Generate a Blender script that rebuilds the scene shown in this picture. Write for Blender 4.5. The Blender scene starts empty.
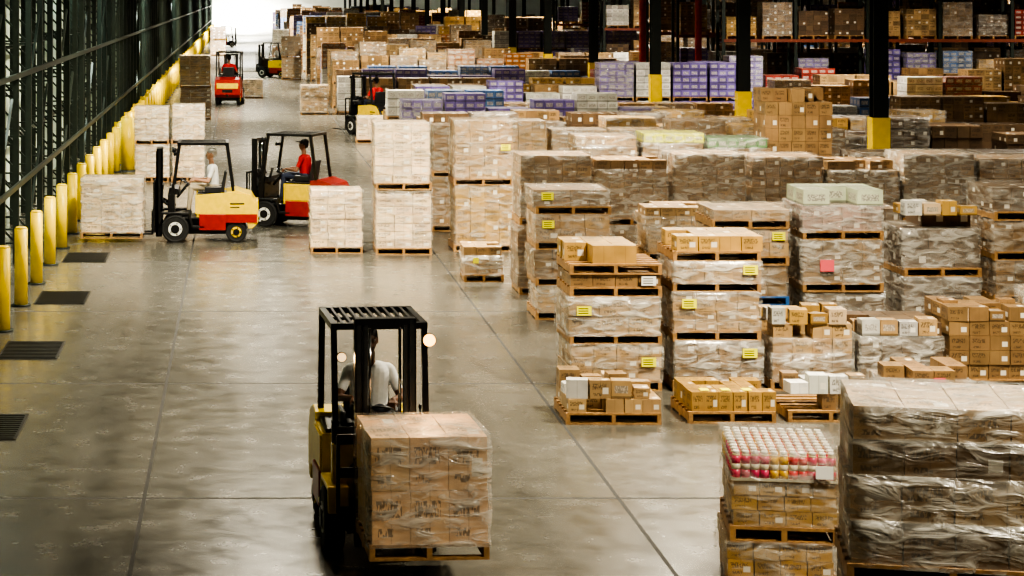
import bpy, math, random, bmesh
import numpy as np
from mathutils import Vector, Matrix
R = random.Random(11)
H = 5.2
K = 1.4
sc = bpy.context.scene
COL = bpy.context.collection

# ------------------------------------------------------------ materials
def new_mat(name):
    m = bpy.data.materials.new(name); m.use_nodes = True
    nt = m.node_tree; nt.nodes.clear()
    out = nt.nodes.new('ShaderNodeOutputMaterial')
    return m, nt, out
def nd(nt, t, **k):
    n = nt.nodes.new(t)
    for a, b in k.items(): setattr(n, a, b)
    return n
def mth(nt, op, a, b=None, c=None):
    n = nt.nodes.new('ShaderNodeMath'); n.operation = op
    for i, v in enumerate((a, b, c)):
        if v is None: continue
        if isinstance(v, (int, float)): n.inputs[i].default_value = v
        else: nt.links.new(v, n.inputs[i])
    return n.outputs[0]
def mixc(nt, f, a, b, bt='MIX'):
    n = nt.nodes.new('ShaderNodeMix'); n.data_type = 'RGBA'; n.blend_type = bt
    for s, v in ((n.inputs[0], f), (n.inputs[6], a), (n.inputs[7], b)):
        if isinstance(v, (int, float)): s.default_value = v
        elif isinstance(v, tuple): s.default_value = v if len(v) == 4 else (*v, 1)
        else: nt.links.new(v, s)
    return n.outputs[2]
def ramp(nt, fac, p):
    n = nt.nodes.new('ShaderNodeValToRGB')
    e = n.color_ramp.elements
    while len(e) < len(p): e.new(0.5)
    for i, (pos, c) in enumerate(p):
        e[i].position = pos; e[i].color = (c, c, c, 1) if isinstance(c, (int, float)) else (*c, 1)
    nt.links.new(fac, n.inputs[0]); return n.outputs[0]
def simple(name, col, rough=0.5, metal=0.0, var=0.15, scale=8, bump=0.0, emit=None, coat=0.0):
    m, nt, out = new_mat(name)
    b = nd(nt, 'ShaderNodeBsdfPrincipled')
    tc = nd(nt, 'ShaderNodeTexCoord')
    nz = nd(nt, 'ShaderNodeTexNoise'); nz.inputs['Scale'].default_value = scale; nz.inputs['Detail'].default_value = 5
    nt.links.new(tc.outputs['Object'], nz.inputs['Vector'])
    f = ramp(nt, nz.outputs[0], [(0.3, 1 - var * 2), (0.7, 1.0)])
    c = mixc(nt, 1.0, (*col, 1), f, 'MULTIPLY')
    nt.links.new(c, b.inputs['Base Color'])
    b.inputs['Roughness'].default_value = rough; b.inputs['Metallic'].default_value = metal
    b.inputs['Coat Weight'].default_value = coat
    if bump:
        bp = nd(nt, 'ShaderNodeBump'); bp.inputs['Strength'].default_value = bump
        nt.links.new(nz.outputs[0], bp.inputs['Height']); nt.links.new(bp.outputs[0], b.inputs['Normal'])
    if emit:
        b.inputs['Emission Color'].default_value = (*emit[0], 1); b.inputs['Emission Strength'].default_value = emit[1]
    nt.links.new(b.outputs[0], out.inputs[0])
    return m

def carton_material(name, printed=True):
    m, nt, out = new_mat(name)
    b = nd(nt, 'ShaderNodeBsdfPrincipled')
    at = nd(nt, 'ShaderNodeAttribute'); at.attribute_name = 'Col'
    uv = nd(nt, 'ShaderNodeUVMap'); sp = nd(nt, 'ShaderNodeSeparateXYZ')
    nt.links.new(uv.outputs[0], sp.inputs[0]); u, v = sp.outputs[0], sp.outputs[1]
    rnd = at.outputs['Alpha']
    tc = nd(nt, 'ShaderNodeTexCoord')
    nz = nd(nt, 'ShaderNodeTexNoise'); nz.inputs['Scale'].default_value = 3.0; nz.inputs['Detail'].default_value = 6
    nt.links.new(tc.outputs['Object'], nz.inputs['Vector'])
    c = mixc(nt, 1.0, at.outputs['Color'], ramp(nt, nz.outputs[0], [(0.3, 0.62), (0.7, 1.0)]), 'MULTIPLY')
    def band(x, a, bb):
        return mth(nt, 'MULTIPLY', mth(nt, 'GREATER_THAN', x, a), mth(nt, 'LESS_THAN', x, bb))
    cv = nd(nt, 'ShaderNodeCombineXYZ')
    nt.links.new(mth(nt, 'MULTIPLY', u, 22.0), cv.inputs[0]); nt.links.new(mth(nt, 'MULTIPLY', v, 8.0), cv.inputs[1])
    nt.links.new(mth(nt, 'MULTIPLY', rnd, 60.0), cv.inputs[2])
    n2 = nd(nt, 'ShaderNodeTexNoise'); n2.inputs['Scale'].default_value = 1.0; n2.inputs['Detail'].default_value = 1
    nt.links.new(cv.outputs[0], n2.inputs['Vector'])
    ink = mth(nt, 'GREATER_THAN', n2.outputs[0], 0.48)
    if printed:
        reg = mth(nt, 'MULTIPLY', band(u, 0.1, 0.78), band(v, 0.5, 0.82))
        reg2 = mth(nt, 'MULTIPLY', band(u, 0.15, 0.55), band(v, 0.14, 0.3))
        has = mth(nt, 'GREATER_THAN', mth(nt, 'FRACT', mth(nt, 'MULTIPLY', rnd, 7.0)), 0.3)
        k = mth(nt, 'MULTIPLY', mth(nt, 'MULTIPLY', mth(nt, 'MAXIMUM', reg, reg2), ink), mth(nt, 'MULTIPLY', has, 0.7))
        c = mixc(nt, k, c, (0.035, 0.022, 0.012))
        lab = mth(nt, 'MULTIPLY', mth(nt, 'MULTIPLY', band(u, 0.6, 0.88), band(v, 0.25, 0.6)),
                  mth(nt, 'GREATER_THAN', mth(nt, 'FRACT', mth(nt, 'MULTIPLY', rnd, 13.0)), 0.65))
        c = mixc(nt, mth(nt, 'MULTIPLY', lab, 0.8), c, (0.75, 0.71, 0.62))
        tape = band(u, 0.485, 0.515)
        c = mixc(nt, mth(nt, 'MULTIPLY', tape, 0.3), c, (0.08, 0.05, 0.02))
    else:
        # retail case: white label panel with printing, dark lower band; only where rnd > 0
        on = mth(nt, 'GREATER_THAN', rnd, 0.001)
        pan = mth(nt, 'MULTIPLY', mth(nt, 'MULTIPLY', band(u, 0.16, 0.84), band(v, 0.3, 0.72)), on)
        c = mixc(nt, mth(nt, 'MULTIPLY', pan, 0.55), c, (0.62, 0.58, 0.50))
        c = mixc(nt, mth(nt, 'MULTIPLY', mth(nt, 'MULTIPLY', pan, ink), 0.55), c, (0.06, 0.05, 0.06))
        c = mixc(nt, mth(nt, 'MULTIPLY', mth(nt, 'MULTIPLY', band(v, 0.0, 0.14), on), 0.6), c, (0.03, 0.025, 0.02))
    nt.links.new(c, b.inputs['Base Color'])
    b.inputs['Roughness'].default_value = 0.5 if printed else 0.3
    bp = nd(nt, 'ShaderNodeBump'); bp.inputs['Strength'].default_value = 0.25; bp.inputs['Distance'].default_value = 0.02
    nt.links.new(nz.outputs[0], bp.inputs['Height']); nt.links.new(bp.outputs[0], b.inputs['Normal'])
    nt.links.new(b.outputs[0], out.inputs[0])
    return m

def wrap_material(name, lo=0.08, hi=0.5, base=(0.76, 0.74, 0.68)):
    m, nt, out = new_mat(name)
    tc = nd(nt, 'ShaderNodeTexCoord')
    mp = nd(nt, 'ShaderNodeMapping'); mp.inputs['Scale'].default_value = (3, 3, 9); mp.inputs['Rotation'].default_value = (0.25, 0.35, 0)
    nt.links.new(tc.outputs['Object'], mp.inputs[0])
    nz = nd(nt, 'ShaderNodeTexNoise'); nz.inputs['Scale'].default_value = 1.2; nz.inputs['Detail'].default_value = 5; nz.inputs['Distortion'].default_value = 1.0
    nt.links.new(mp.outputs[0], nz.inputs['Vector'])
    f = ramp(nt, nz.outputs[0], [(0.40, lo), (0.72, hi)])
    tr = nd(nt, 'ShaderNodeBsdfTransparent')
    b = nd(nt, 'ShaderNodeBsdfPrincipled'); b.inputs['Base Color'].default_value = (*base, 1); b.inputs['Roughness'].default_value = 0.12
    b.inputs['Specular IOR Level'].default_value = 1.0; b.inputs['Coat Weight'].default_value = 0.6; b.inputs['Coat Roughness'].default_value = 0.08
    bp = nd(nt, 'ShaderNodeBump'); bp.inputs['Strength'].default_value = 0.9; bp.inputs['Distance'].default_value = 0.06
    nt.links.new(nz.outputs[0], bp.inputs['Height']); nt.links.new(bp.outputs[0], b.inputs['Normal'])
    mx = nd(nt, 'ShaderNodeMixShader')
    nt.links.new(f, mx.inputs[0]); nt.links.new(tr.outputs[0], mx.inputs[1]); nt.links.new(b.outputs[0], mx.inputs[2])
    nt.links.new(mx.outputs[0], out.inputs[0])
    return m

M_CARTON = carton_material('cardboard_printed')
M_PACK = carton_material('printed_packaging', False)
M_WOOD = simple('pallet_wood', (0.40, 0.22, 0.08), 0.75, var=0.25, scale=14, bump=0.2)
M_WRAP = wrap_material('stretch_wrap', 0.05, 0.44)
M_WRAPH = wrap_material('stretch_wrap_heavy', 0.12, 0.66)
M_YLAB = simple('yellow_label_paper', (0.9, 0.85, 0.01), 0.6, var=0.03)
M_WPAP = simple('white_paper', (0.8, 0.8, 0.76), 0.6, var=0.03)
M_PINK = simple('pink_label_paper', (0.8, 0.12, 0.15), 0.6, var=0.03)
M_BLUE = simple('blue_pallet_paint', (0.03, 0.12, 0.35), 0.5)
STK = [M_CARTON, M_WOOD, M_WRAP, M_YLAB, M_WPAP, M_PACK, M_PINK, M_BLUE, M_WRAPH]

M_YEL = simple('safety_yellow_paint', (0.88, 0.62, 0.003), 0.4, var=0.12, scale=3)
M_STEEL = simple('dark_green_steel', (0.020, 0.030, 0.023), 0.5, metal=0.2)
M_COLM = simple('column_black_green_paint', (0.006, 0.010, 0.009), 0.45)
M_REDPIPE = simple('sprinkler_red_paint', (0.5, 0.02, 0.015), 0.4)
M_BLACK = simple('black_steel_paint', (0.008, 0.008, 0.009), 0.35)
M_RUB = simple('tyre_rubber', (0.010, 0.010, 0.010), 0.75, bump=0.1)
M_RED = simple('truck_red_paint', (0.34, 0.012, 0.008), 0.3, coat=0.4, var=0.15)
M_TYEL = simple('truck_yellow_paint', (0.86, 0.60, 0.015), 0.32, coat=0.3, var=0.1)
M_GREY = simple('mast_grey_steel', (0.07, 0.075, 0.08), 0.35, metal=0.6)
M_CHROME = simple('hydraulic_rod_chrome', (0.6, 0.6, 0.6), 0.15, metal=1.0, var=0.02)
M_SEAT = simple('seat_vinyl', (0.02, 0.02, 0.022), 0.45)
M_LAMP = simple('headlamp_glass_lit', (0.9, 0.5, 0.2), 0.3, emit=((1, 0.50, 0.12), 5), var=0.0)
M_LENS = simple('headlamp_glass', (0.5, 0.45, 0.35), 0.25, emit=((1, 0.65, 0.3), 1.5), var=0.0)
M_HIGHBAY = simple('high_bay_lens_lit', (1, 1, 0.9), 0.3, emit=((1, 0.9, 0.7), 12), var=0.0)
M_ALU = simple('lamp_hood_aluminium', (0.5, 0.5, 0.5), 0.4, metal=0.8)
M_ORB = simple('rack_beam_orange', (.2, .045, .02), .5)
FK = [M_BLACK, M_RUB, M_RED, M_TYEL, M_GREY, M_CHROME, M_SEAT, M_LAMP, M_WPAP, M_LENS]

def floor_material():
    m, nt, out = new_mat('polished_concrete')
    b = nd(nt, 'ShaderNodeBsdfPrincipled')
    tc = nd(nt, 'ShaderNodeTexCoord'); P = tc.outputs['Object']
    sp = nd(nt, 'ShaderNodeSeparateXYZ'); nt.links.new(P, sp.inputs[0])
    n1 = nd(nt, 'ShaderNodeTexNoise'); n1.inputs['Scale'].default_value = 0.3; n1.inputs['Detail'].default_value = 7; n1.inputs['Roughness'].default_value = 0.6
    nt.links.new(P, n1.inputs['Vector'])
    n2 = nd(nt, 'ShaderNodeTexNoise'); n2.inputs['Scale'].default_value = 2.5; n2.inputs['Detail'].default_value = 8; n2.inputs['Roughness'].default_value = 0.65
    nt.links.new(P, n2.inputs['Vector'])
    mp = nd(nt, 'ShaderNodeMapping'); mp.inputs['Scale'].default_value = (2.6, 0.06, 1)
    nt.links.new(P, mp.inputs[0])
    n3 = nd(nt, 'ShaderNodeTexNoise'); n3.inputs['Scale'].default_value = 1.0; n3.inputs['Detail'].default_value = 6
    nt.links.new(mp.outputs[0], n3.inputs['Vector'])
    c = mixc(nt, ramp(nt, n1.outputs[0], [(0.3, 0.0), (0.7, 1.0)]), (0.084, 0.079, 0.065), (0.132, 0.125, 0.104))
    c = mixc(nt, 1.0, c, ramp(nt, n2.outputs[0], [(0.3, 0.76), (0.6, 1.0)]), 'MULTIPLY')
    c = mixc(nt, 1.0, c, ramp(nt, n3.outputs[0], [(0.35, 0.78), (0.6, 1.0)]), 'MULTIPLY')
    def joint(x, off, per, w):
        q = mth(nt, 'ABSOLUTE', mth(nt, 'SUBTRACT', mth(nt, 'FRACT', mth(nt, 'DIVIDE', mth(nt, 'ADD', x, off), per)), 0.5))
        return mth(nt, 'LESS_THAN', q, w / per / 2)
    jx = joint(sp.outputs[0], 1.0 + 2.45, 4.9, 0.04); jy = joint(sp.outputs[1], 0.7, 6.4, 0.07)
    c = mixc(nt, mth(nt, 'MULTIPLY', jx, 0.9), c, (0.010, 0.009, 0.008))
    c = mixc(nt, mth(nt, 'MULTIPLY', jy, 0.75), c, (0.010, 0.009, 0.008))
    nt.links.new(c, b.inputs['Base Color'])
    rr = ramp(nt, n2.outputs[0], [(0.3, 0.18), (0.7, 0.30)])
    rr = mixc(nt, mth(nt, 'MAXIMUM', jx, jy), rr, (0.9, 0.9, 0.9))
    nt.links.new(rr, b.inputs['Roughness'])
    b.inputs['Specular IOR Level'].default_value = 0.9
    bp = nd(nt, 'ShaderNodeBump'); bp.inputs['Strength'].default_value = 0.05; bp.inputs['Distance'].default_value = 0.02
    nt.links.new(n2.outputs[0], bp.inputs['Height']); nt.links.new(bp.outputs[0], b.inputs['Normal'])
    nt.links.new(b.outputs[0], out.inputs[0])
    return m
M_FLOOR = floor_material()
def clad_material():
    m, nt, out = new_mat('corrugated_cladding')
    b = nd(nt, 'ShaderNodeBsdfPrincipled')
    tc = nd(nt, 'ShaderNodeTexCoord')
    w = nd(nt, 'ShaderNodeTexWave'); w.bands_direction = 'Y'; w.inputs['Scale'].default_value = 1.6
    nt.links.new(tc.outputs['Object'], w.inputs['Vector'])
    n = nd(nt, 'ShaderNodeTexNoise'); n.inputs['Scale'].default_value = 0.8
    nt.links.new(tc.outputs['Object'], n.inputs['Vector'])
    c = mixc(nt, n.outputs[0], (0.45, 0.56, 0.46), (0.62, 0.74, 0.64))
    nt.links.new(c, b.inputs['Base Color']); b.inputs['Roughness'].default_value = 0.5
    bp = nd(nt, 'ShaderNodeBump'); bp.inputs['Strength'].default_value = 0.6; bp.inputs['Distance'].default_value = 0.05
    nt.links.new(w.outputs[1], bp.inputs['Height']); nt.links.new(bp.outputs[0], b.inputs['Normal'])
    nt.links.new(b.outputs[0], out.inputs[0]); return m
M_CLAD = clad_material()
M_WHITEWALL = simple('white_painted_block_wall', (0.85, 0.85, 0.80), 0.7, var=0.05, scale=1)
M_DARKWALL = simple('grey_painted_block_wall', (0.2, 0.2, 0.18), 0.7, var=0.05, scale=1)
M_CEIL = simple('grey_roof_deck', (0.16, 0.16, 0.145), 0.8, var=0.05, scale=1)
M_GRATE = simple('steel_floor_plate', (0.015, 0.015, 0.011), 0.5, metal=0.3)

# ------------------------------------------------------------ mesh builder
class MB:
    def __init__(s):
        s.v = []; s.f = []; s.m = []; s.c = []; s.uv = []; s.sm = []
    def addv(s, pts):
        n = len(s.v); s.v.extend(pts); return n
    def face(s, idx, mat, col=(1, 1, 1, 0), uv=None, smooth=False):
        s.f.append(idx); s.m.append(mat); s.sm.append(smooth)
        k = len(idx)
        s.c.extend([col] * k)
        s.uv.extend(uv if uv else ([(0, 0), (1, 0), (1, 1), (0, 1)] if k == 4 else [(0.5, 0.5)] * k))
    def box(s, x0, x1, y0, y1, z0, z1, mat=0, col=(1, 1, 1, 0), rz=0.0):
        p = [(x0, y0, z0), (x1, y0, z0), (x1, y1, z0), (x0, y1, z0), (x0, y0, z1), (x1, y0, z1), (x1, y1, z1), (x0, y1, z1)]
        if rz:
            cx, cy = (x0 + x1) / 2, (y0 + y1) / 2; cs, sn = math.cos(rz), math.sin(rz)
            p = [(cx + (a - cx) * cs - (b - cy) * sn, cy + (a - cx) * sn + (b - cy) * cs, c) for a, b, c in p]
        n = s.addv(p)
        for q in ((0, 1, 5, 4), (1, 2, 6, 5), (2, 3, 7, 6), (3, 0, 4, 7), (4, 5, 6, 7), (3, 2, 1, 0)):
            s.face([n + i for i in q], mat, col)
    def cyl(s, p0, p1, r0, r1=None, mat=0, n=12, col=(1, 1, 1, 0), smooth=True):
        if r1 is None: r1 = r0
        p0 = Vector(p0); p1 = Vector(p1); a = (p1 - p0).normalized()
        t = Vector((0, 0, 1)) if abs(a.z) < 0.9 else Vector((1, 0, 0))
        u = a.cross(t).normalized(); w = a.cross(u)
        off = math.pi / n if n == 4 else 0
        pts = []
        for p, r in ((p0, r0), (p1, r1)):
            for i in range(n):
                g = 2 * math.pi * i / n + off
                pts.append(tuple(p + u * (math.cos(g) * r) + w * (math.sin(g) * r)))
        b = s.addv(pts)
        for i in range(n):
            j = (i + 1) % n
            s.face([b + i, b + n + i, b + n + j, b + j], mat, col, smooth=smooth and n > 4)
        s.face([b + i for i in range(n)], mat, col); s.face([b + n + i for i in reversed(range(n))], mat, col)
    def bar(s, p0, p1, t, mat=0): s.cyl(p0, p1, t * 0.707, None, mat, 4)
    def prism(s, yz, x0, x1, mat=0):
        n = len(yz)
        b = s.addv([(x0, y, z) for y, z in yz] + [(x1, y, z) for y, z in yz])
        for i in range(n):
            j = (i + 1) % n
            s.face([b + i, b + j, b + n + j, b + n + i], mat)
        s.face([b + i for i in reversed(range(n))], mat); s.face([b + n + i for i in range(n)], mat)
    def torus(s, c, nrm, R_, r, mat=0, n=24, k=8):
        nrm = Vector(nrm).normalized(); t = Vector((1, 0, 0)) if abs(nrm.x) < 0.9 else Vector((0, 1, 0))
        u = nrm.cross(t).normalized(); w = nrm.cross(u); c = Vector(c); pts = []
        for i in range(n):
            g = 2 * math.pi * i / n; d = u * math.cos(g) + w * math.sin(g)
            for j in range(k):
                h = 2 * math.pi * j / k
                pts.append(tuple(c + d * (R_ + r * math.cos(h)) + nrm * (r * math.sin(h))))
        b = s.addv(pts)
        for i in range(n):
            for j in range(k):
                s.face([b + i * k + j, b + ((i + 1) % n) * k + j, b + ((i + 1) % n) * k + (j + 1) % k, b + i * k + (j + 1) % k], mat, smooth=True)
    def capsule(s, p0, p1, r0, r1, mat=0, n=12, q=4, sc=(1, 1, 1)):
        p0 = Vector(p0); p1 = Vector(p1); a = (p1 - p0)
        a = a.normalized() if a.length > 1e-6 else Vector((0, 0, 1))
        t = Vector((0, 0, 1)) if abs(a.z) < 0.9 else Vector((1, 0, 0))
        u = a.cross(t).normalized(); w = a.cross(u); rings = []
        for i in range(1, q + 1):
            g = -math.pi / 2 + math.pi / 2 * i / q; rings.append((p0 + a * (r0 * math.sin(g)), r0 * math.cos(g)))
        for i in range(0, q):
            g = math.pi / 2 * i / q; rings.append((p1 + a * (r1 * math.sin(g)), r1 * math.cos(g)))
        pts = [p0 - a * r0]
        for c, r in rings:
            for i in range(n):
                g = 2 * math.pi * i / n; pts.append(c + u * (math.cos(g) * r) + w * (math.sin(g) * r))
        pts.append(p1 + a * r1)
        mid = (p0 + p1) / 2
        pts = [tuple(mid + Vector(((p - mid).x * sc[0], (p - mid).y * sc[1], (p - mid).z * sc[2]))) for p in pts]
        b = s.addv(pts); L = len(rings)
        for i in range(n):
            j = (i + 1) % n
            s.face([b, b + 1 + i, b + 1 + j], mat, smooth=True)
            for k in range(L - 1):
                s.face([b + 1 + k * n + i, b + 1 + (k + 1) * n + i, b + 1 + (k + 1) * n + j, b + 1 + k * n + j], mat, smooth=True)
            s.face([b + 1 + (L - 1) * n + i, b + 1 + L * n, b + 1 + (L - 1) * n + j], mat, smooth=True)
    def mesh(s, name, mats):
        me = bpy.data.meshes.new(name); me.from_pydata(s.v, [], s.f)
        for m in mats: me.materials.append(m)
        me.polygons.foreach_set('material_index', s.m); me.polygons.foreach_set('use_smooth', s.sm)
        uv = me.uv_layers.new(name='UVMap'); uv.data.foreach_set('uv', np.array(s.uv, dtype=np.float32).ravel())
        ca = me.color_attributes.new('Col', 'FLOAT_COLOR', 'CORNER'); ca.data.foreach_set('color', np.array(s.c, dtype=np.float32).ravel())
        me.update(); return me
    def build(s, name, mats, parent=None, loc=None, rz=0.0, bevel=0.0):
        o = bpy.data.objects.new(name, s.mesh(name, mats)); COL.objects.link(o)
        if loc: o.location = loc
        o.rotation_euler = (0, 0, rz)
        if parent: o.parent = parent
        if bevel:
            b = o.modifiers.new('Bevel', 'BEVEL'); b.width = bevel; b.segments = 2; b.limit_method = 'ANGLE'
        return o
def empty(name, loc, rz=0.0):
    e = bpy.data.objects.new(name, None); COL.objects.link(e); e.location = loc; e.rotation_euler = (0, 0, rz); e.empty_display_size = 0.3
    return e

# ------------------------------------------------------------ pallets of goods
TAN = (0.42, 0.27, 0.125); BRN = (0.25, 0.15, 0.065); PALE = (0.76, 0.57, 0.36); DRK = (0.125, 0.075, 0.038); GOLD = (0.45, 0.27, 0.075)
WHT = (0.66, 0.65, 0.60); LIL = (0.17, 0.13, 0.36); BLU = (0.07, 0.15, 0.34); GRN = (0.12, 0.26, 0.10); LIM = (0.75, 0.75, 0.05); ORG = (0.36, 0.14, 0.04); RDD = (0.26, 0.04, 0.03)
def tone(c, var=0.14):
    k = 1 + R.uniform(-var, var); return (c[0] * k, c[1] * k * (1 + R.uniform(-.03, .03)), c[2] * k, R.uniform(.01, 1))
def pallet(B, x0, y0, z0, w, d, mat=1, det=True):
    if det:
        for i in range(3):
            x = x0 + (w - 0.05) * i / 2; B.box(x, x + 0.05, y0, y0 + d, z0 + 0.02, z0 + 0.115, mat)
        for i in range(6):
            y = y0 + (d - 0.1) * i / 5; B.box(x0, x0 + w, y, y + 0.1, z0 + 0.115, z0 + 0.14, mat)
        for i in range(3):
            y = y0 + (d - 0.1) * i / 2; B.box(x0, x0 + w, y, y + 0.1, z0, z0 + 0.02, mat)
    else:
        for i in range(3):
            x = x0 + (w - 0.06) * i / 2; B.box(x, x + 0.06, y0, y0 + d, z0, z0 + 0.11, mat)
        B.box(x0, x0 + w, y0, y0 + d, z0 + 0.11, z0 + 0.14, mat)
def cartons(B, x0, y0, z0, w, d, h, nx, ny, nz, col, mat=0, partial=0.0, var=0.14, jit=0.008, gap=0.008):
    cw, cd, ch = w / nx, d / ny, h / nz
    rem = set()
    if partial:
        for i in range(nx):
            for j in range(ny):
                if R.random() < partial: rem.add((i, j, nz - 1))
    for k in range(nz):
        ox, oy = R.uniform(-jit, jit), R.uniform(-jit, jit)
        for j in range(ny):
            for i in range(nx):
                if 0 < i < nx - 1 and 0 < j < ny - 1 and k < nz - (2 if partial else 1): continue
                if (i, j, k) in rem: continue
                a = x0 + i * cw + gap / 2 + ox; b = y0 + j * cd + gap / 2 + oy
                c = z0 + k * ch
                B.box(a, a + cw - gap, b, b + cd - gap, c, c + ch - gap * 0.6, mat, tone(col, var), rz=R.uniform(-jit, jit) * (6 if k == nz - 1 and partial else 2))
def wrapshell(B, x0, y0, z0, w, d, h, mat=2, o=0.014):
    x0 -= o; y0 -= o; w += 2 * o; d += 2 * o; h += o
    nz = max(3, int(h / 0.12)); nx = max(3, int(w / 0.14))
    per = []
    for i in range(nx): per.append((x0 + w * i / nx, y0, 0, -1))
    for i in range(nx): per.append((x0 + w, y0 + d * i / nx, 1, 0))
    for i in range(nx): per.append((x0 + w - w * i / nx, y0 + d, 0, 1))
    for i in range(nx): per.append((x0, y0 + d - d * i / nx, -1, 0))
    n = len(per); pts = []
    for k in range(nz + 1):
        for (x, y, a, b) in per:
            j = R.uniform(0, 0.022); pts.append((x + a * j, y + b * j, z0 + h * k / nz + (R.uniform(-.01, .01) if 0 < k < nz else 0)))
    b = B.addv(pts)
    for k in range(nz):
        for i in range(n):
            j = (i + 1) % n
            B.face([b + k * n + i, b + k * n + j, b + (k + 1) * n + j, b + (k + 1) * n + i], mat, smooth=True)
    B.face([b + nz * n + i for i in range(n)], mat)
def stack(B, x0, y0, w, d, tiers, z=0.0, det=True):
    for t in tiers:
        o = dict(mat=0, partial=0.0, wrap=True, lab=0.0, pal=1, wm=2, inset=0.01, slip=0.035, var=0.2)
        h, nx, ny, nz, col = t[:5]
        if len(t) > 5: o.update(t[5])
        if o['pal'] is not None: pallet(B, x0, y0, z, w, d, o['pal'], det); z += 0.14
        ins = o['inset']; dx, dy = (R.uniform(-o['slip'], o['slip']), R.uniform(0, o['slip'])) if det else (0, 0)
        X, Y, W, D = x0 + ins + dx, y0 + ins + dy, w - 2 * ins, d - 2 * ins - 0.02
        cartons(B, X, Y, z, W, D, h, nx, ny, nz, col, o['mat'], o['partial'], var=o['var'], jit=0.01 if det else 0.003)
        if o['wrap'] and det: wrapshell(B, X, Y, z - 0.03, W, D, (h if not o['partial'] else h * (nz - 1) / nz) + 0.03, o['wm'])
        elif o['wrap']: B.box(X - .012, X + W + .012, Y - .012, Y + D + .012, z - 0.03, z + h + 0.012, o['wm'])
        if det and o['lab'] and R.random() < o['lab'] + .3:
            lx = X + R.choice([0.08, W - 0.28, W - .28]) + R.uniform(0, .04); lz = z + max(0.02, min(h - .16, h * R.uniform(.35, .6)))
            B.box(lx, lx + 0.19, Y - 0.045, Y - 0.041, lz, lz + 0.12, R.choice([3, 3, 3, 3, 4]))
            for q in range(3): B.box(lx + .02, lx + .15, Y - .0465, Y - .045, lz + .025 + .03 * q, lz + .035 + .03 * q, 5, (.05, .05, .02, 0))
        z += h
    return z
def carton_pallet(name, xl, y, w, d, tiers, z=0.0, rz=0.0, extra=None):
    if xl > 3.5: xl += .05; w -= .06
    B = MB(); cx, cy = xl + w / 2, y * K + d / 2
    stack(B, -w / 2, -d / 2, w, d, tiers, 0.0)
    if extra: extra(B, w, d)
    return B.build(name, STK, loc=(cx, cy, z), rz=rz + (R.uniform(-.025, .015)))

SP = 'stretch_wrapped_carton_pallet'
carton_pallet('stretch_wrapped_carton_pallet', 4.33, 10.6 - 0.1, 1.5, 1.1,
    [(0.90, 4, 3, 3, BRN), (0.30, 4, 3, 1, BRN, dict(wm=8)), (0.32, 4, 3, 1, TAN, dict(pal=None, wm=8)), (0.26, 4, 3, 1, BRN, dict(pal=None)), (0.24, 4, 3, 1, TAN, dict(pal=None, wm=8))],
    rz=-0.19)
def cans(B, w, d):
    z0 = 0.98; nx, ny = 11, 9
    pal = [(0.78, 0.03, 0.13), (0.78, 0.04, 0.16), (0.85, 0.5, 0.03), (0.80, 0.05, 0.06)]
    B.box(-w / 2 + .01, w / 2 - .01, -d / 2 + .01, d / 2 - .01, z0 - 0.005, z0 + 0.02, 5, (0.6, 0.55, 0.4, 0))
    for j in range(ny):
        for i in range(nx):
            x = -w / 2 + 0.055 + i * (w - 0.11) / (nx - 1); y = -d / 2 + 0.055 + j * (d - 0.11) / (ny - 1); c = pal[(i // 2 + j // 3) % 4]
            B.cyl((x, y, z0 + .02), (x, y, z0 + .09), .039, None, 5, 10, (*c, 0))
            B.cyl((x, y, z0 + .09), (x, y, z0 + .14), .040, None, 5, 10, (.9, .82, .6, 0))
            B.cyl((x, y, z0 + .14), (x, y, z0 + .21), .039, None, 5, 10, (*c, 0))
            B.cyl((x, y, z0 + .21), (x, y, z0 + .225), .039, .030, 5, 10, (.85, .7, .4, 0))
            B.cyl((x, y, z0 + .225), (x, y, z0 + .25), .030, None, 5, 8, (.85, .82, .72, 0))
    wrapshell(B, -w / 2 + .01, -d / 2 + .01, z0, w - .02, d - .02, .27, 2)
    B.box(w / 2 - .2, w / 2 - .05, -d / 2 - .04, -d / 2 - .035, z0 + .04, z0 + .15, 4)
carton_pallet('beverage_can_pallet', 4.28, 13.0, 0.98, 1.1,
    [(0.30, 4, 4, 2, GOLD, dict(lab=0)), (0.40, 4, 4, 3, GOLD, dict(lab=0))], extra=cans, rz=-.13)
def loose(n, zt, c, smin=.16, smax=.3):
    def f(B, w, d):
        for q in range(n):
            a = R.uniform(smin, smax); b = R.uniform(smin, smax); h = R.uniform(.12, .24)
            gx = -w / 2 + .02 + (q % 4) * (w - .06) / 4; gy = -d / 2 + .03 + ((q // 4) % 3) * (d - .06) / 3
            a = min(a, (w - .06) / 4 - .02); b = min(b, (d - .06) / 3 - .02)
            B.box(gx, gx + a, gy, gy + b, zt, zt + h, R.choice([0, 0, 0, 5]), tone(R.choice([c, c, c, WHT, PALE]), .3), rz=R.uniform(-.12, .12))
    return f
carton_pallet('low_carton_pallet', 3.89, 18.15, 1.21, 1.05, [(0.17, 5, 4, 1, TAN, dict(wrap=False, partial=.1))], extra=loose(11, .31, TAN))
carton_pallet('low_carton_pallet', 5.38, 18.2, 1.12, 1.05, [(0.24, 6, 4, 1, GOLD, dict(wrap=False, partial=.12))], extra=lambda B, w, d: [B.box(-.5 + .13 * i, -.39 + .13 * i, -.45, -.3, .385, .39, 3) for i in (1, 3, 5)])
carton_pallet('low_carton_pallet', 6.62, 18.25, 1.1, 1.05, [(0.2, 5, 3, 1, BRN, dict(wrap=False, partial=.3))], extra=loose(7, .34, TAN))
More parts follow.
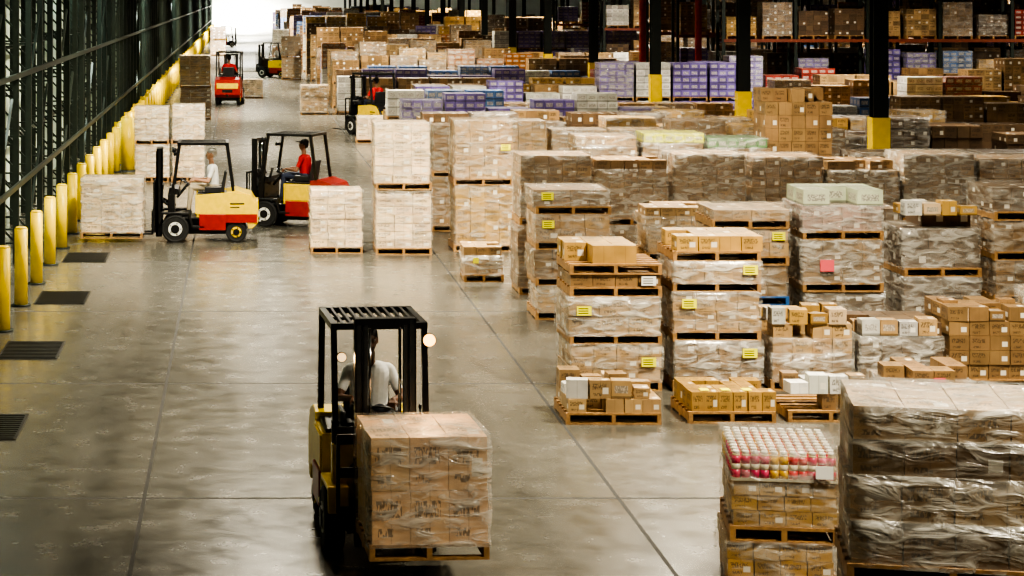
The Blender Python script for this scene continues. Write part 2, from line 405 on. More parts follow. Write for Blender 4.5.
carton_pallet(SP, 7.85, 18.2, 1.1, 1.05, [(0.5, 4, 3, 3, BRN, dict(wm=8, partial=.3))], extra=lambda B, w, d: B.box(-.02, .12, -.57, -.565, .45, .56, 6))
carton_pallet(SP, 4.26, 19.68, 1.27, 1.1, [(.47, 4, 3, 3, TAN, dict(lab=.9)), (.48, 3, 3, 2, TAN, dict(lab=.9, wm=8)), (.16, 4, 3, 1, BRN, dict(lab=.9, wrap=False)), (.24, 4, 3, 1, GOLD, dict(wrap=False, partial=.15))])
carton_pallet(SP, 5.62, 19.66, 1.21, 1.1, [(.52, 4, 3, 3, BRN, dict(lab=.9, wm=8)), (.5, 4, 3, 4, TAN, dict(lab=.9)), (.26, 3, 3, 1, TAN, dict(lab=.9, wm=8)), (.2, 4, 3, 1, GOLD, dict(lab=.2, partial=.1, wrap=False))])
carton_pallet(SP, 6.92, 19.7, 1.12, 1.1, [(.34, 4, 3, 2, BRN, dict(wm=8)), (.4, 4, 3, 2, TAN, dict(pal=None, partial=.3))], extra=loose(9, .87, GOLD))
carton_pallet(SP, 8.1, 19.7, 1.14, 1.1, [(.75, 4, 3, 4, DRK, dict(wm=8, partial=.35))], extra=loose(8, .72, TAN))
carton_pallet(SP, 9.3, 19.75, 1.14, 1.1, [(.95, 4, 3, 5, BRN, dict(partial=.35, wrap=False))], extra=loose(8, .9, BRN))
carton_pallet(SP, 10.5, 19.7, 1.12, 1.1, [(1.1, 3, 3, 4, TAN, dict(wm=8))])
carton_pallet(SP, 6.85, 22.0, 1.2, 1.1, [(.5, 4, 3, 3, BRN), (.45, 4, 3, 3, BRN, dict(pal=7)), (.4, 4, 3, 2, TAN, dict(lab=.9)), (.14, 4, 3, 1, TAN)])
carton_pallet(SP, 8.2, 22.0, 1.24, 1.1, [(.7, 4, 3, 4, DRK, dict(wm=8)), (.62, 4, 3, 4, BRN, dict(wm=8)), (.36, 4, 3, 2, (.4, .26, .2), dict(wm=8)), (.24, 3, 2, 1, (.6, .66, .48), dict(pal=None, wm=8, mat=5, partial=.2))], extra=lambda B, w, d: B.box(-.35, -.15, -.6, -.59, 1.15, 1.32, 6))
carton_pallet(SP, 9.72, 22.1, 1.2, 1.1, [(.9, 4, 3, 5, DRK, dict(wm=8)), (.85, 3, 3, 3, DRK, dict(wm=8, partial=.4))], extra=loose(6, 1.95, GOLD))
carton_pallet(SP, 11.05, 22.1, 1.22, 1.1, [(.5, 4, 3, 3, DRK), (.5, 4, 3, 3, BRN), (.45, 4, 3, 3, BRN), (.35, 4, 3, 2, DRK)])
carton_pallet(SP, 12.4, 22.1, 1.2, 1.1, [(.9, 4, 3, 4, BRN), (.9, 4, 3, 4, DRK)])
carton_pallet(SP, 4.67, 24.0, 1.27, 1.1, [(.4, 4, 3, 3, TAN, dict(lab=.9, wm=8)), (.44, 4, 3, 3, BRN), (.42, 3, 3, 2, TAN, dict(lab=.9)), (.26, 4, 3, 2, BRN, dict(lab=.9, wm=8))])
carton_pallet(SP, 6.45, 24.0, 1.3, 1.1, [(.8, 4, 3, 4, BRN), (.42, 5, 3, 3, TAN, dict(lab=.3)), (.3, 5, 3, 2, TAN, dict(pal=None, partial=.15))])
carton_pallet(SP, 7.95, 24.0, 1.2, 1.1, [(.8, 4, 3, 4, BRN), (.7, 5, 3, 3, BRN)])
carton_pallet(SP, 9.4, 24.0, 1.2, 1.1, [(.8, 4, 3, 4, BRN), (.7, 5, 3, 3, DRK)])
carton_pallet(SP, 4.0, 27.15, .78, .95, [(.5, 3, 3, 3, TAN, dict(wm=8, partial=.4))], extra=lambda B, w, d: B.box(-.2, -.1, -.52, -.515, .35, .45, 3))
for k in range(7):
    carton_pallet(SP, 4.78 + 1.33 * k, 26.0, 1.3, 1.1,
        [(1.06, 5, 4, 6, (.24, .145, .065), dict(wm=8 if k % 2 else 2)), ((1.08, 1.0, 1.1, 1.05, .98, 1.1, 1.02)[k], 5, 4, 6, (.28, .175, .085), dict(lab=0, wm=8 if k % 3 else 2, partial=.2 if k % 3 == 1 else 0))])
carton_pallet(SP, 2.7, 30.0, 1.12, 1.1, [(1.16, 3, 3, 7, PALE), (1.2, 3, 3, 7, PALE)])
carton_pallet(SP, 4.26, 30.4, 1.26, 1.1, [(1.2, 4, 3, 5, GOLD, dict(lab=.5)), (1.18, 4, 3, 5, TAN, dict(lab=.5))])
carton_pallet(SP, 1.4, 30.15, 1.05, 1.05, [(1.13, 3, 3, 8, PALE)])
for x, h, c, m in ((6.65, 2.2, TAN, 0), (8.0, 2.25, LIM, 5), (9.3, 2.15, GRN, 5)):
    carton_pallet(SP, x, 30.0, 1.28, 1.1, [(1.05, 4, 3, 5, BRN), (h - 1.35, 4, 3, 4, BRN), (.2, 6, 4, 1, c, dict(pal=None, mat=m))])
carton_pallet('tall_carton_tower', 10.65, 30.6, 1.45, 1.1, [(1.4, 5, 3, 5, BRN, dict(wrap=False)), (1.6, 5, 3, 6, (.30, .18, .08), dict(wrap=False, partial=.3))])
for x in (12.3, 13.6, 14.9, 16.2): carton_pallet(SP, x, 30.1, 1.25, 1.1, [(.95, 4, 3, 4, BRN), (.8, 4, 3, 4, DRK)])
for k in range(7): carton_pallet(SP, 4.15 + 1.32 * k, 33.0, 1.28, 1.05, [(1.05, 4, 3, 5, R.choice([TAN, BRN])), (R.choice([1.0, 1.1, .9]), 4, 3, 5, R.choice([TAN, GOLD, BRN]), dict(wm=R.choice([2, 8])))])
carton_pallet(SP, -2.95, 41.7, .95, 1.1, [(.9, 3, 3, 6, PALE, dict(wm=8)), (.9, 3, 3, 6, PALE, dict(wm=8))])
carton_pallet(SP, -1.95, 41.8, .9, 1.1, [(.9, 3, 3, 6, PALE), (.95, 3, 3, 6, PALE, dict(wm=8))])
carton_pallet(SP, -2.55, 62.5, 1.3, 1.1, [(1.2, 3, 3, 6, BRN), (1.2, 3, 3, 6, TAN)])
carton_pallet('low_carton_pallet', .1, 75.7, 1.0, 1.1, [(.8, 3, 3, 4, PALE)])
carton_pallet(SP, 2.6, 65, 1.2, 1.1, [(1.15, 3, 3, 5, TAN)])
carton_pallet('low_carton_pallet', 4.0, 52.6, 1.2, 1.0, [(.8, 3, 3, 4, PALE)])
carton_pallet(SP, 2.5, 92, 1.2, 1.1, [(1.2, 3, 3, 4, TAN), (1.2, 3, 3, 4, BRN)])
carton_pallet(SP, 2.3, 110, 1.2, 1.1, [(1.2, 3, 3, 4, BRN), (1.2, 3, 3, 4, WHT, dict(mat=5))])
carton_pallet(SP, -2.6, 128, 1.3, 1.1, [(1.2, 3, 3, 4, TAN), (1.0, 3, 3, 4, BRN)])

# --- bulk storage rows further back
colY = [K * (34.1 + 9.2 * k) for k in range(20)]
def near_col(x0, x1, y0, y1):
    for X in (14.5, 29.0, 43.5, 58.0):
        if x0 < X + .5 and x1 > X - .5:
            for c in colY:
                if y0 < c + .5 and y1 > c - .5: return True
    return False
rows = [36.6, 40.5, 45.6, 50.2, 54.2, 59.5, 65.2, 69, 72.5, 78, 83, 90.5, 96, 101, 107, 113, 120, 128, 137, 147, 158, 170, 184, 200]
PALB = [BRN, BRN, TAN, TAN, GOLD, DRK, BRN, WHT, LIL, BRN, RDD, BLU, ORG, TAN, LIL, DRK]
RACKY = (48.2, 57.2, 63.2, 67.2, 76, 87.5)
for p in rows:
    for sub in (0, 1):
        yr = p * K + sub * 1.3
        B = MB(); x = 4.9 if p < 60 else 4.2
        if 52 < p < 58: x = 6.3
        xm = min(783 * yr / 1500 / K + 3, 70)
        while x < xm:
            n = R.randint(2, 6); col = R.choice(PALB) if p > 42 else R.choice([BRN, TAN, GOLD, BRN, DRK])
            if p < 52: ht = R.choice([1.1, 1.5, 1.8, 2.0])
            elif p < 80: ht = R.choice([1.9, 2.2, 2.5, 2.8])
            else: ht = R.choice([2.4, 2.8, 3.2, 3.8])
            if x > 17 and p > 38: ht = min(ht + R.choice([.1, .4, .8]), 3.0 if p < 60 else 2.4)
            if R.random() < .1: x += 1.33 * R.randint(1, 2); continue
            for q in range(n):
                if x > xm: break
                col2, ht2 = col, ht
                if p == 54.2 and 12.6 < x < 18: col2 = LIL; ht2 = 2.75
                if p == 54.2 and 6 < x < 12.6: ht2 = 1.9
                if not near_col(x, x + 1.2, yr, yr + 1.1) and not any(a * K - 1.4 < yr < a * K + 1.3 and x > 17.0 for a in RACKY):
                    h2 = ht2 + R.choice([0, 0, -.25, .2]); t = max(1, round(h2 / 1.25)); th = h2 / t - .14
                    mat = 0 if col2 in (BRN, TAN, GOLD, DRK) else 5
                    det = p < 48
                    stack(B, x, yr, 1.25, 1.1, [(th, 4, 3, max(2, int(th / .22)), R.choice([col2, col2, WHT]) if mat else col2, dict(mat=mat, wrap=(R.random() < (.45 if det else .2)), var=.3)) for _ in range(t)], det=det)
                x += 1.33
            x += R.choice([0, 0, .5])
        if B.v: B.build('bulk_pallet_row', STK)

def rack_row(y, x0, x1):
    B = MB(); x = x0
    while x < x1:
        for yy in (y, y + 1.0): B.box(x - .06, x + .06, yy - .05, yy + .05, 0, 6.4, 1)
        for z in (.4, 1.4, 2.4, 3.4, 4.4, 5.4): B.bar((x, y, z), (x, y + 1, z + .8), .03, 1)
        x += 2.75
    for z in (1.7, 3.4, 5.1):
        B.box(x0, x - 2.75, y - .07, y - .02, z, z + .12, 2); B.box(x0, x - 2.75, y + 1.02, y + 1.07, z, z + .12, 2)
    B.build('pallet_rack', [M_CARTON, M_STEEL, M_ORB])
    G = MB(); x = x0 + .12
    while x < x1 - 1.4:
        for z in (0, 1.82, 3.52):
            if R.random() < .88:
                c = R.choice(PALB + [BRN, TAN, DRK, WHT]); m = 0 if c in (BRN, TAN, GOLD, DRK) else 5
                stack(G, x, y + .05, 1.15, .9, [(R.uniform(.7, 1.35), 4, 2, 5, c, dict(mat=m, wrap=R.random() < .3, var=.4))], z=z, det=False)
        x += 1.375
    G.build('racked_pallet_goods', STK)
for y in RACKY: rack_row(y * K, 30.9 if y < 50 else 18.4, 31 + 2.75 * 7)

# ------------------------------------------------------------ shell
YB = 330
def slab(name, x0, x1, y0, y1, z0, z1, mat):
    B = MB(); B.box(x0, x1, y0, y1, z0, z1, 0); return B.build(name, [mat])
slab('floor', -5.6, 78, -8, YB, -.3, 0, M_FLOOR)
slab('wall_left', -5.9, -5.6, -8, YB, 0, 9.8, M_CLAD)
slab('wall_right', 78, 78.3, -8, YB, 0, 9.8, M_DARKWALL)
slab('wall_back', -5.9, 78.3, YB, YB + .3, 0, 9.8, M_WHITEWALL)
slab('wall_front', -5.9, 78.3, -8.3, -8, 0, 9.8, M_DARKWALL)
slab('ceiling', -5.9, 78.3, -8.3, YB + .3, 9.8, 10.0, M_CEIL)

B = MB(); y = 7.0; i = 0
while y < 315:
    for X in (-4.35, -5.2):
        B.box(X - .06, X + .06, y - .05, y + .05, 0, 8.6, 0)
    for z in [.4 + .95 * q for q in range(8)]:
        B.bar((-4.35, y, z), (-5.2, y, z + .9), .04, 0); B.bar((-4.35, y, z), (-5.2, y, z), .04, 0)
    if i % 3 == 0:
        for z in (0.3, 3.2): B.bar((-4.36, y, z), (-4.36, y + 4.2, z + 2.9), .05, 0)
    y += 2.4; i += 1
for z in (1.5, 3.6, 5.7, 7):
    B.box(-4.3, -4.24, 7, y - 2.4, z, z + .1, 0); B.box(-5.2, -5.14, 7, y - 2.4, z + .4, z + .48, 0)
B.build('steel_wall_framing', [M_STEEL])
def bollard(x, y, r=.11, h=1.32):
    B = MB(); B.cyl((0, 0, 0), (0, 0, h - .03), r, None, 0, 20); B.cyl((0, 0, h - .03), (0, 0, h), r, r * .75, 0, 20)
    B.cyl((0, 0, 0), (0, 0, .03), r * 1.5, None, 1, 20)
    return B.build('yellow_bollard', [M_YEL, M_STEEL], loc=(x, y, 0))
y = 15.6 * K; first = None
while y < 200 * K:
    if first is None: first = bollard(-3.68, y)
    else:
        o = bpy.data.objects.new('yellow_bollard', first.data); COL.objects.link(o); o.location = (-3.68, y, 0)
    y += 1.9 * K
bollard(-3.35, 44.4 * K, .2, 1.6)
B = MB()
for yy in [66 + 5.6 * q for q in range(38)]: B.box(-3.98, -3.9, yy, yy + .12, 0, 1.2, 0)
B.box(-3.93, -3.87, 66, 275, .75, 1.1, 0); B.build('yellow_guard_rail', [M_YEL])
for gy in (18.05, 21.95, 25.75, 29.7, 36.8, 40.6):
    B = MB(); B.box(-.43, .43, -.75, .75, 0, .012, 0)
    for q in range(12): B.box(-.4, .4, -.70 + .12 * q, -.66 + .12 * q, .012, .022, 0)
    B.build('steel_floor_grate', [M_GRATE], loc=(-3.06, gy * K, 0))
B = MB()
B.box(-.17, .17, -.17, -.145, 0, 9.78, 0); B.box(-.17, .17, .145, .17, 0, 9.78, 0); B.box(-.012, .012, -.145, .145, 0, 9.78, 0)
B.box(-.19, .19, -.2, -.172, 0, 2.42, 1); B.box(-.2, -.172, -.2, .2, 0, 2.42, 1); B.box(.172, .2, -.2, .2, 0, 2.42, 1); B.box(-.19, .19, .172, .2, 0, 2.42, 1)
cm = B.mesh('steel_column', [M_COLM, M_YEL])
for X in (14.5, 29.0, 43.5, 58.0):
    for cy in colY:
        if cy > YB - 5 or X > 783 * cy / 1500 / K + 4: continue
        o = bpy.data.objects.new('steel_column', cm); COL.objects.link(o); o.location = (X, cy, 0)
for cy, X in ((62.0 * K, 18.9), (62.0 * K, 16.6)):
    B = MB(); B.cyl((0, 0, 0), (0, 0, 9.7), .14, None, 0, 12); B.cyl((0, 0, 1.2), (0, 0, 1.4), .2, None, 0, 12); B.build('sprinkler_riser_pipe', [M_REDPIPE], loc=(X, cy, 0))

# ------------------------------------------------------------ lamps
B = MB(); B.cyl((0, 0, .0), (0, 0, .35), .42, .16, 0, 24); B.cyl((0, 0, .35), (0, 0, .6), .12, .12, 0, 12); B.bar((0, 0, .6), (0, 0, 1.25), .03, 0); B.cyl((0, 0, -.02), (0, 0, .0), .36, None, 1, 24)
hm = B.mesh('high_bay_lamp', [M_ALU, M_HIGHBAY])
def lamp(x, y, e, col=(1, .895, .69), size=.9, z=8.5):
    o = bpy.data.objects.new('high_bay_lamp', hm); COL.objects.link(o); o.location = (x, y * K, z)
    l = bpy.data.lights.new('high_bay_light', 'AREA'); l.shape = 'DISK'; l.size = size; l.energy = e; l.color = col; l.spread = math.radians(145)
    q = bpy.data.objects.new('high_bay_light', l); COL.objects.link(q); q.parent = o; q.location = (0, 0, -.06)
for y, e in ((19, 600), (27, 1800), (38, 2400), (50, 2200), (64, 2400), (80, 3200), (100, 5000), (125, 8000), (155, 12000), (185, 18000), (215, 32000), (229, 32000)):  # far-end strong ones are added to blow out the back wall
    lamp(.6, y, e, (1, .895, .69) if y < 110 else (1, .96, .88))
for y, e in ((9.5, 1200), (17, 1750), (27, 1800), (38, 1800), (50, 1800), (66, 2200), (85, 2600), (110, 3500), (150, 6000), (200, 10000)):
    lamp(8.0, y, e)
for y, e in ((22, 900), (36, 1200), (52, 1800), (70, 2400), (95, 3000), (135, 5000)):
    lamp(20.5, y, e, (1, .91, .75))
for y, e in ((54, 2200), (78, 2800), (110, 4000), (160, 6000)): lamp(35, y, e, (1, .91, .75))
for y, e in ((30, 280), (45, 550), (65, 800), (95, 1300)): lamp(-4.78, y, e, (.85, 1, .88), .5)  # extra lamps added as a wall wash to brighten the left cladding

# ------------------------------------------------------------ people
def make_person_mesh(name, skin, shirt, pants, hair, cap=None, hand_l=(-.15, .3, 1.27), hand_r=(.15, .3, 1.27)):
    prims = []
    def c(p0, p1, r0, r1, lab, s=(1, 1, 1)): prims.append((Vector(p0), Vector(p1), r0, r1, lab, s))
    c((-.08, .8, 1.13), (.08, .8, 1.13), .125, .125, 'pants')
    for s in (-1, 1):
        c((.07 * s, .8, 1.2), (.085 * s, .77, 1.5), .115, .118, 'shirt')
        c((.07 * s, .77, 1.55), (.185 * s, .775, 1.535), .065, .062, 'shirt')
        c((.085 * s, .72, 1.12), (.14 * s, .33, 1.13), .092, .066, 'pants')
        c((.14 * s, .33, 1.13), (.15 * s, .27, .66), .062, .042, 'pants')
        c((.15 * s, .29, .575), (.165 * s, .08, .56), .045, .036, 'shoe')
        c((.15 * s, .27, .66), (.15 * s, .285, .6), .042, .042, 'shoe')
    hands = {-1: Vector(hand_l), 1: Vector(hand_r)}
    for s in (-1, 1):
        sh = Vector((.205 * s, .775, 1.52)); wr = hands[s] + Vector((.03 * s, .1, .02))
        el = (sh + wr) / 2 + Vector((.11 * s, .09, -.14))
        mid = sh.lerp(el, .62)
        c(sh, mid, .06, .052, 'shirt'); c(mid, el, .046, .04, 'skin'); c(el, wr, .041, .027, 'skin')
        d = (hands[s] - wr).normalized(); n = Vector((0, 0, 1)); n = (n - d * n.dot(d)).normalized(); sd = d.cross(n) * s
        for i in range(4):
            k0 = wr + d * .015 + sd * (i - 1.5) * .014; k1 = wr + d * (.085 - abs(i - 1.2) * .004) + sd * (i - 1.5) * .0215
            c(k0, k1, .015, .0125, 'skin')
            Lf = (.040, .045, .042, .033)[i]
            d1 = (d * .75 - n * .66).normalized(); k2 = k1 + d1 * Lf; c(k1, k2, .0105, .0095, 'skin')
            d2 = (-d * .25 - n * .97).normalized(); k3 = k2 + d2 * (Lf * .7); c(k2, k3, .0095, .0085, 'skin')
        t0 = wr + d * .025 - sd * .026; t1 = t0 + (d * .6 - sd * .7 - n * .3).normalized() * .042; t2 = t1 + (d * .8 - n * .6).normalized() * .03
        c(t0, t1, .014, .0115, 'skin'); c(t1, t2, .0115, .0095, 'skin')
    c((0, .76, 1.58), (0, .745, 1.70), .055, .052, 'skin')
    c((0, .74, 1.83), (0, .75, 1.85), .088, .09, 'skin', (.88, 1.08, 1.12))
    c((0, .71, 1.765), (0, .695, 1.745), .058, .042, 'skin')
    c((0, .655, 1.82), (0, .635, 1.79), .011, .015, 'skin')
    for s in (-1, 1):
        c((.08 * s, .75, 1.835), (.084 * s, .755, 1.80), .014, .01, 'skin', (.6, 1.3, 1.2))
        c((.03 * s, .66, 1.85), (.045 * s, .664, 1.85), .01, .008, 'skin')
    hl = 'cap' if cap else 'hair'
    c((0, .755, 1.865), (0, .77, 1.875), .09, .092, hl, (.93, 1.08, 1.02))
    c((0, .80, 1.82), (0, .80, 1.80), .07, .055, 'hair')
    if cap: c((0, .66, 1.90), (0, .60, 1.885), .05, .045, 'cap', (1.1, 1, .25))
    B = MB()
    for p0, p1, r0, r1, lab, s in prims: B.capsule(p0, p1, r0, r1, 0, 14, 5, s)
    o = bpy.data.objects.new('tmp', B.mesh('tmp', [])); COL.objects.link(o)
    rm = o.modifiers.new('R', 'REMESH'); rm.mode = 'VOXEL'; rm.voxel_size = .0075; rm.use_smooth_shade = True
    sm = o.modifiers.new('S', 'SMOOTH'); sm.iterations = 3; sm.factor = .5
    dg = bpy.context.evaluated_depsgraph_get(); dg.update()
    me = bpy.data.meshes.new_from_object(o.evaluated_get(dg)); bpy.data.objects.remove(o)
    labs = ['skin', 'shirt', 'pants', 'shoe', 'hair', 'cap']
    me.materials.clear()
    cols = dict(skin=skin, shirt=shirt, pants=pants, shoe=(.02, .02, .02), hair=hair, cap=cap or hair)
    for l in labs: me.materials.append(simple('%s_%s' % (name, l), cols[l], .5 if l == 'skin' else .8, var=.08, scale=20, bump=.0 if l in ('skin',) else .15))
    me.materials.append(simple(name + '_eye_white', (.7, .7, .68), .2, var=0)); me.materials.append(simple(name + '_iris_lips', (.09, .03, .02), .3, var=0))
    n = len(me.polygons); cen = np.empty(n * 3); me.polygons.foreach_get('center', cen); cen = cen.reshape(-1, 3)
    best = np.full(n, 1e9); idx = np.zeros(n, dtype=np.int32)
    for p0, p1, r0, r1, lab, s in prims:
        S = np.array(s); mid = np.array((p0 + p1) / 2); q = (cen - mid) / S + mid
        a = np.array(p0); d = np.array(p1) - a; t = np.clip(((q - a) @ d) / max(1e-9, d @ d), 0, 1)
        dist = np.linalg.norm(q - (a + t[:, None] * d), axis=1) - (r0 + (r1 - r0) * t)
        k = dist < best; best[k] = dist[k]; idx[k] = labs.index(lab)
    me.polygons.foreach_set('material_index', idx); me.polygons.foreach_set('use_smooth', [True] * n); me.update()
    E = MB()
    for s in (-1, 1):
        E.capsule((.032 * s, .663, 1.838), (.034 * s, .663, 1.838), .0135, .0135, 6, 10, 4); E.capsule((.032 * s, .6515, 1.838), (.033 * s, .6515, 1.838), .006, .006, 7, 8, 3)
    E.capsule((-.022, .652, 1.762), (.022, .652, 1.762), .0065, .0065, 7, 8, 3)
    em = E.mesh('e', []); bm = bmesh.new(); bm.from_mesh(me); bm.from_mesh(em); bm.to_mesh(me); bm.free()
    me.name = name
    return me
PW = make_person_mesh('driver_white_shirt', (.16, .075, .04), (.8, .8, .77), (.03, .035, .06), (.01, .008, .007), hand_l=(-.17, .31, 1.3), hand_r=(.15, .3, 1.28))
PG = make_person_mesh('driver_grey_hair', (.45, .24, .15), (.78, .78, .76), (.45, .38, .27), (.45, .43, .40))
PR = make_person_mesh('driver_red_shirt', (.25, .12, .07), (.5, .008, .012), (.03, .04, .08), (.01, .01, .01), cap=(.012, .012, .014))

# ------------------------------------------------------------ forklifts
def forklift(name, loc, rz, lift=.12, person=None, scale=1.0, lit=False, back=1.1, scheme=(0, 2, 3, 2, None, 0), mh=1.95, gw=.47):
    cC, cB, cP, cW, cS, cD = scheme
    E = empty(name, loc, rz); E.scale = (scale,) * 3
    def part(n, B, bevel=0): return B.build(n, FK, parent=E, bevel=bevel)
    B = MB()
    B.box(-.33, .33, -.15, 1.35, .16, .52, 0)
    for s in (-1, 1):
        a, b = sorted((s * .33, s * .53))
        B.prism([(-.36, .40), (-.30, .64), (.30, .64), (.38, .36), (.62, .36), (.62, .30), (.34, .30), (.26, .59), (-.26, .59), (-.31, .40)][::-1], a, b, cC)
        B.box(a, b, .5, 1.06, .26, .6, 2)
    B.box(-.5, .5, -.1, .5, .50, .53, 0)
    part('chassis', B, .012)
    B = MB(); B.box(-.5, .5, .45, 1.1, .53, .98, cB); B.box(-.46, .46, .47, 1.12, .98, 1.02, 0)
    for s in (-1, 1):
        a, b = sorted((s * .502, s * .515)); B.box(a, b, .5, 1.06, .62, .95, cP)
    part('battery_compartment', B, .015)
    B = MB(); B.prism([(1.08, .45), (1.08, 1.06), (1.28, 1.1), (1.6, 1.0), (1.74, .78), (1.74, .42), (1.62, .3), (1.54, .3), (1.5, .46)][::-1], -.5, .5, cW)
    B.box(-.2, .2, 1.735, 1.75, .5, .62, 0); B.box(-.42, .42, 1.70, 1.745, .66, .86, 3); B.cyl((0, 1.74, .38), (0, 1.82, .38), .05, None, 0)
    if cS is not None:
        for s in (-1, 1):
            a, b = sorted((s * .5, s * .522)); B.prism([(.42, .60), (.42, 1.0), (1.2, 1.06), (1.5, 1.02), (1.68, .82), (1.68, .60)][::-1], a, b, cS)
            B.prism([(.6, .42), (.6, .598), (1.72, .598), (1.72, .42)][::-1], a, b, 2)
            a, b = sorted((s * .518, s * .526)); B.box(a, b, 1.15, 1.45, .80, .835, 0); B.box(a, b, 1.15, 1.35, .73, .755, 0)
    part('counterweight', B, .03)
    B = MB(); B.box(-.47, .47, -.16, -.02, .5, 1.0, cD); B.prism([(-.16, 1.0), (.1, 1.0), (.06, 1.12), (-.12, 1.16)][::-1], -.45, .45, 0)
    B.cyl((0, .02, .9), (0, .24, 1.17), .03, None, 0); B.torus((0, .25, 1.2), (0, .55, .8), .17, .016, 0)
    for a in (0, 2.1, 4.2): B.bar((0, .25, 1.2), (.165 * math.cos(a), .25 + .165 * math.sin(a) * .82, 1.2 - .165 * math.sin(a) * .56), .018, 0)
    for q in range(3): B.cyl((.3 + .05 * q, .06, 1.08), (.3 + .05 * q, .12, 1.28), .008, None, 0); B.capsule((.3 + .05 * q, .12, 1.28), (.3 + .05 * q, .12, 1.3), .016, .016, 0)
    part('cowl_and_steering', B, .01)
    B = MB(); B.box(-.24, .24, .55, 1.0, 1.02, 1.07, 6); B.prism([(.93, 1.02), (1.03, 1.48), (1.09, 1.48), (1.02, 1.0)][::-1], -.23, .23, 6)
    for s in (-1, 1): a, b = sorted((s * .24, s * .3)); B.box(a, b, .62, .98, 1.02, 1.16, 6)
    part('seat', B, .025)
    B = MB()
    for s in (-1, 1):
        x = gw * s
        B.bar((x, -.1, .6), (x, -.04, 1.2), .065, 0); B.bar((x, -.04, 1.2), (x, .08, 2.07), .055, 0)
        B.bar((x, 1.22, 1.05), (x, 1.08, 2.07), .06, 0); B.bar((x, .06, 2.07), (x, 1.1, 2.07), .06, 0)
    for y_ in (.07, 1.09): B.bar((-gw - .03, y_, 2.07), (gw + .03, y_, 2.07), .06, 0)
    B.bar((-gw, .6, 2.06), (gw, .6, 2.06), .03, 0)
    for q in range(9): x = -.8 * gw + .2 * gw * q; B.box(x - .013, x + .013, .07, 1.09, 2.06, 2.1, 0)
    part('overhead_guard', B)
    B = MB()
    for s in (-1, 1):
        for a, b, y0, y1, z1 in ((.225, .285, -.40, -.28, mh), (.17, .215, -.42, -.31, mh - .05)):
            xa, xb = sorted((a * s, b * s)); B.box(xa, xb, y0, y0 + .03, .1, z1, 4); B.box(xa, xb, y1 - .03, y1, .1, z1, 4)
            xa, xb = sorted((b * s - .018 * s, b * s)); B.box(xa, xb, y0, y1, .1, z1, 0)
        B.cyl((.14 * s, -.33, .15), (.14 * s, -.33, 1.2), .028, None, 0); B.cyl((.14 * s, -.33, 1.2), (.14 * s, -.33, mh - .09), .015, None, 5)
        B.cyl((.25 * s, -.28, .85), (.33 * s, -.02, .7), .03, None, 0)
        B.bar((.05 * s, -.38, .3), (.05 * s, -.38, 1.25), .022, 0)
    for z in (.3, 1.1): B.box(-.28, .28, -.29, -.26, z, z + .09, 0)
    B.box(-.28, .28, -.4, -.28, mh - .05, mh + .01, 0)
    B.cyl((-.1, -.36, 1.22), (.1, -.36, 1.22), .05, None, 4)
    part('mast', B)
    B = MB()
    z = lift
    for q in (.06, .42): B.box(-.46, .46, -.47, -.43, z + q, z + q + .09, 0)
    for s in (-1, 1): B.box(min(.14 * s, .2 * s), max(.14 * s, .2 * s), -.43, -.39, z + .03, z + .6, 0); B.bar((.45 * s, -.45, z + .1), (.45 * s, -.45, z + back), .035, 0)
    for q in range(5): B.bar((-.3 + .15 * q, -.45, z + .5), (-.3 + .15 * q, -.45, z + back), .02, 0)
    B.bar((-.46, -.45, z + back), (.46, -.45, z + back), .035, 0)
    for s in (-1, 1):
        x = .24 * s; B.box(x - .05, x + .05, -.51, -.47, z, z + .5, 4); B.box(x - .05, x + .05, -1.5, -.5, z, z + .035, 4)
    part('carriage_and_forks', B)
    B = MB()
    for s in (-1, 1):
        for y_, r, a, b in ((0, .29, .36, .54), (1.28, .22, .34, .48)):
            B.cyl((s * a, y_, r), (s * b, y_, r), r, None, 1, 28); B.torus((s * (b - .02), y_, r), (1, 0, 0), r - .03, .03, 1, 28)
            B.cyl((s * b, y_, r), (s * (b + .012), y_, r), r * .5, None, 3 if r < .25 else 8, 20); B.cyl((s * b, y_, r), (s * (b + .03), y_, r), r * .32, None, 0, 12)
            for q in range(5):
                g = q * 1.2566; B.cyl((s * b, y_ + r * .41 * math.cos(g), r + r * .41 * math.sin(g)), (s * (b + .022), y_ + r * .41 * math.cos(g), r + r * .41 * math.sin(g)), .015, None, 0, 8)
    part('wheels', B)
    B = MB(); LP = ((-.37, 1.80, 9), (gw + .03, 1.95, 7))
    for x, zz, mm in LP:
        rr = .058 if mm == 7 else .042
        B.cyl((x, .03, zz), (x, -.06, zz), .035, rr + .008, 0, 16); B.cyl((x, -.061, zz), (x, -.07, zz), rr, None, mm if lit else 5, 16)
        B.bar((gw * (1 if x > 0 else -1), .05, zz), (x, .03, zz), .025, 0)
    part('work_lights', B)
    if lit:
        for x, zz, mm in LP:
            l = bpy.data.lights.new('work_light', 'SPOT'); l.energy = 60 if mm == 7 else 25; l.color = (1, .6, .25); l.shadow_soft_size = .04; l.spot_size = math.radians(110); l.spot_blend = .8
            q = bpy.data.objects.new('work_light_beam', l); COL.objects.link(q); q.parent = E; q.location = (x, -.09, zz); q.rotation_euler = (math.radians(-55 + 0), 0, 0)
    if person:
        o = bpy.data.objects.new('forklift_driver', person); COL.objects.link(o); o.location = loc; o.rotation_euler = (0, 0, rz); o.scale = (scale,) * 3
    return E
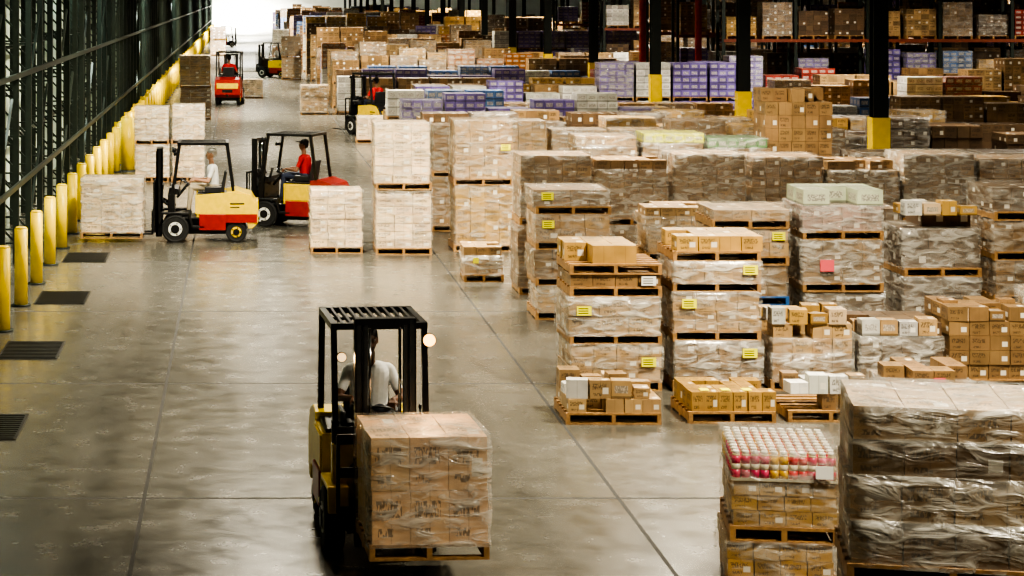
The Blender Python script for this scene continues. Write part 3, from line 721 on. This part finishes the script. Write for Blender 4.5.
forklift('forklift_truck', (1.31, 19.8, 0), math.radians(4), lift=.34, person=PW, lit=True, back=.8, scheme=(3, 3, 3, 3, None, 3), mh=2.2, gw=.43)
carton_pallet('wrapped_carton_load', 1.08, 13.02, 1.05, 1.05, [(.93, 3, 2, 2, (.74, .48, .26), dict(wm=8, var=.05, slip=0))], z=.29, rz=math.radians(3))
forklift('forklift_truck', (-1.38, 44.6, 0), math.radians(-90), lift=.14, person=PG, scheme=(0, 3, 3, 3, 3, 0))
carton_pallet(SP, -3.36, 31.5, 1.3, 1.0, [(1.12, 3, 3, 7, PALE, dict(wm=8))], z=.08)
forklift('forklift_truck', (.72, 47.6, 0), math.radians(-112), lift=.1, person=PR, scheme=(0, 3, 3, 2, None, 0))
forklift('forklift_truck', (4.6, 78.6, 0), math.radians(-150), lift=.1, person=PR, scale=1.1, scheme=(0, 0, 3, 0, 3, 0))
forklift('forklift_truck', (-.5, 101, 0), math.radians(176), lift=.3, person=PR, scale=1.2, scheme=(0, 2, 2, 2, None, 0))
forklift('forklift_truck', (1.6, 133, 0), math.radians(-120), lift=.3, person=PG, scale=1.05, scheme=(0, 0, 3, 0, 3, 0))
forklift('forklift_truck', (-.9, 210, 0), math.radians(90), lift=.3, person=PG, scheme=(0, 3, 3, 3, None, 0))

# ------------------------------------------------------------ world + camera
w = bpy.data.worlds.new('World'); sc.world = w; w.use_nodes = True
w.node_tree.nodes['Background'].inputs[0].default_value = (.6, .7, .8, 1); w.node_tree.nodes['Background'].inputs[1].default_value = .3
cam = bpy.data.cameras.new('Camera'); co = bpy.data.objects.new('Camera', cam); COL.objects.link(co)
co.location = (0, 0, H); co.rotation_euler = (math.pi / 2, 0, 0)
cam.sensor_width = 36; cam.lens = 1500 * K / 1024 * 36
cam.shift_x = 271 / 1024; cam.shift_y = -293 / 1024; cam.clip_end = 600; cam.clip_start = .1
sc.camera = co
try:
    sc.view_settings.view_transform = 'AgX'; sc.view_settings.look = 'AgX - High Contrast'
except Exception as e: print(e)
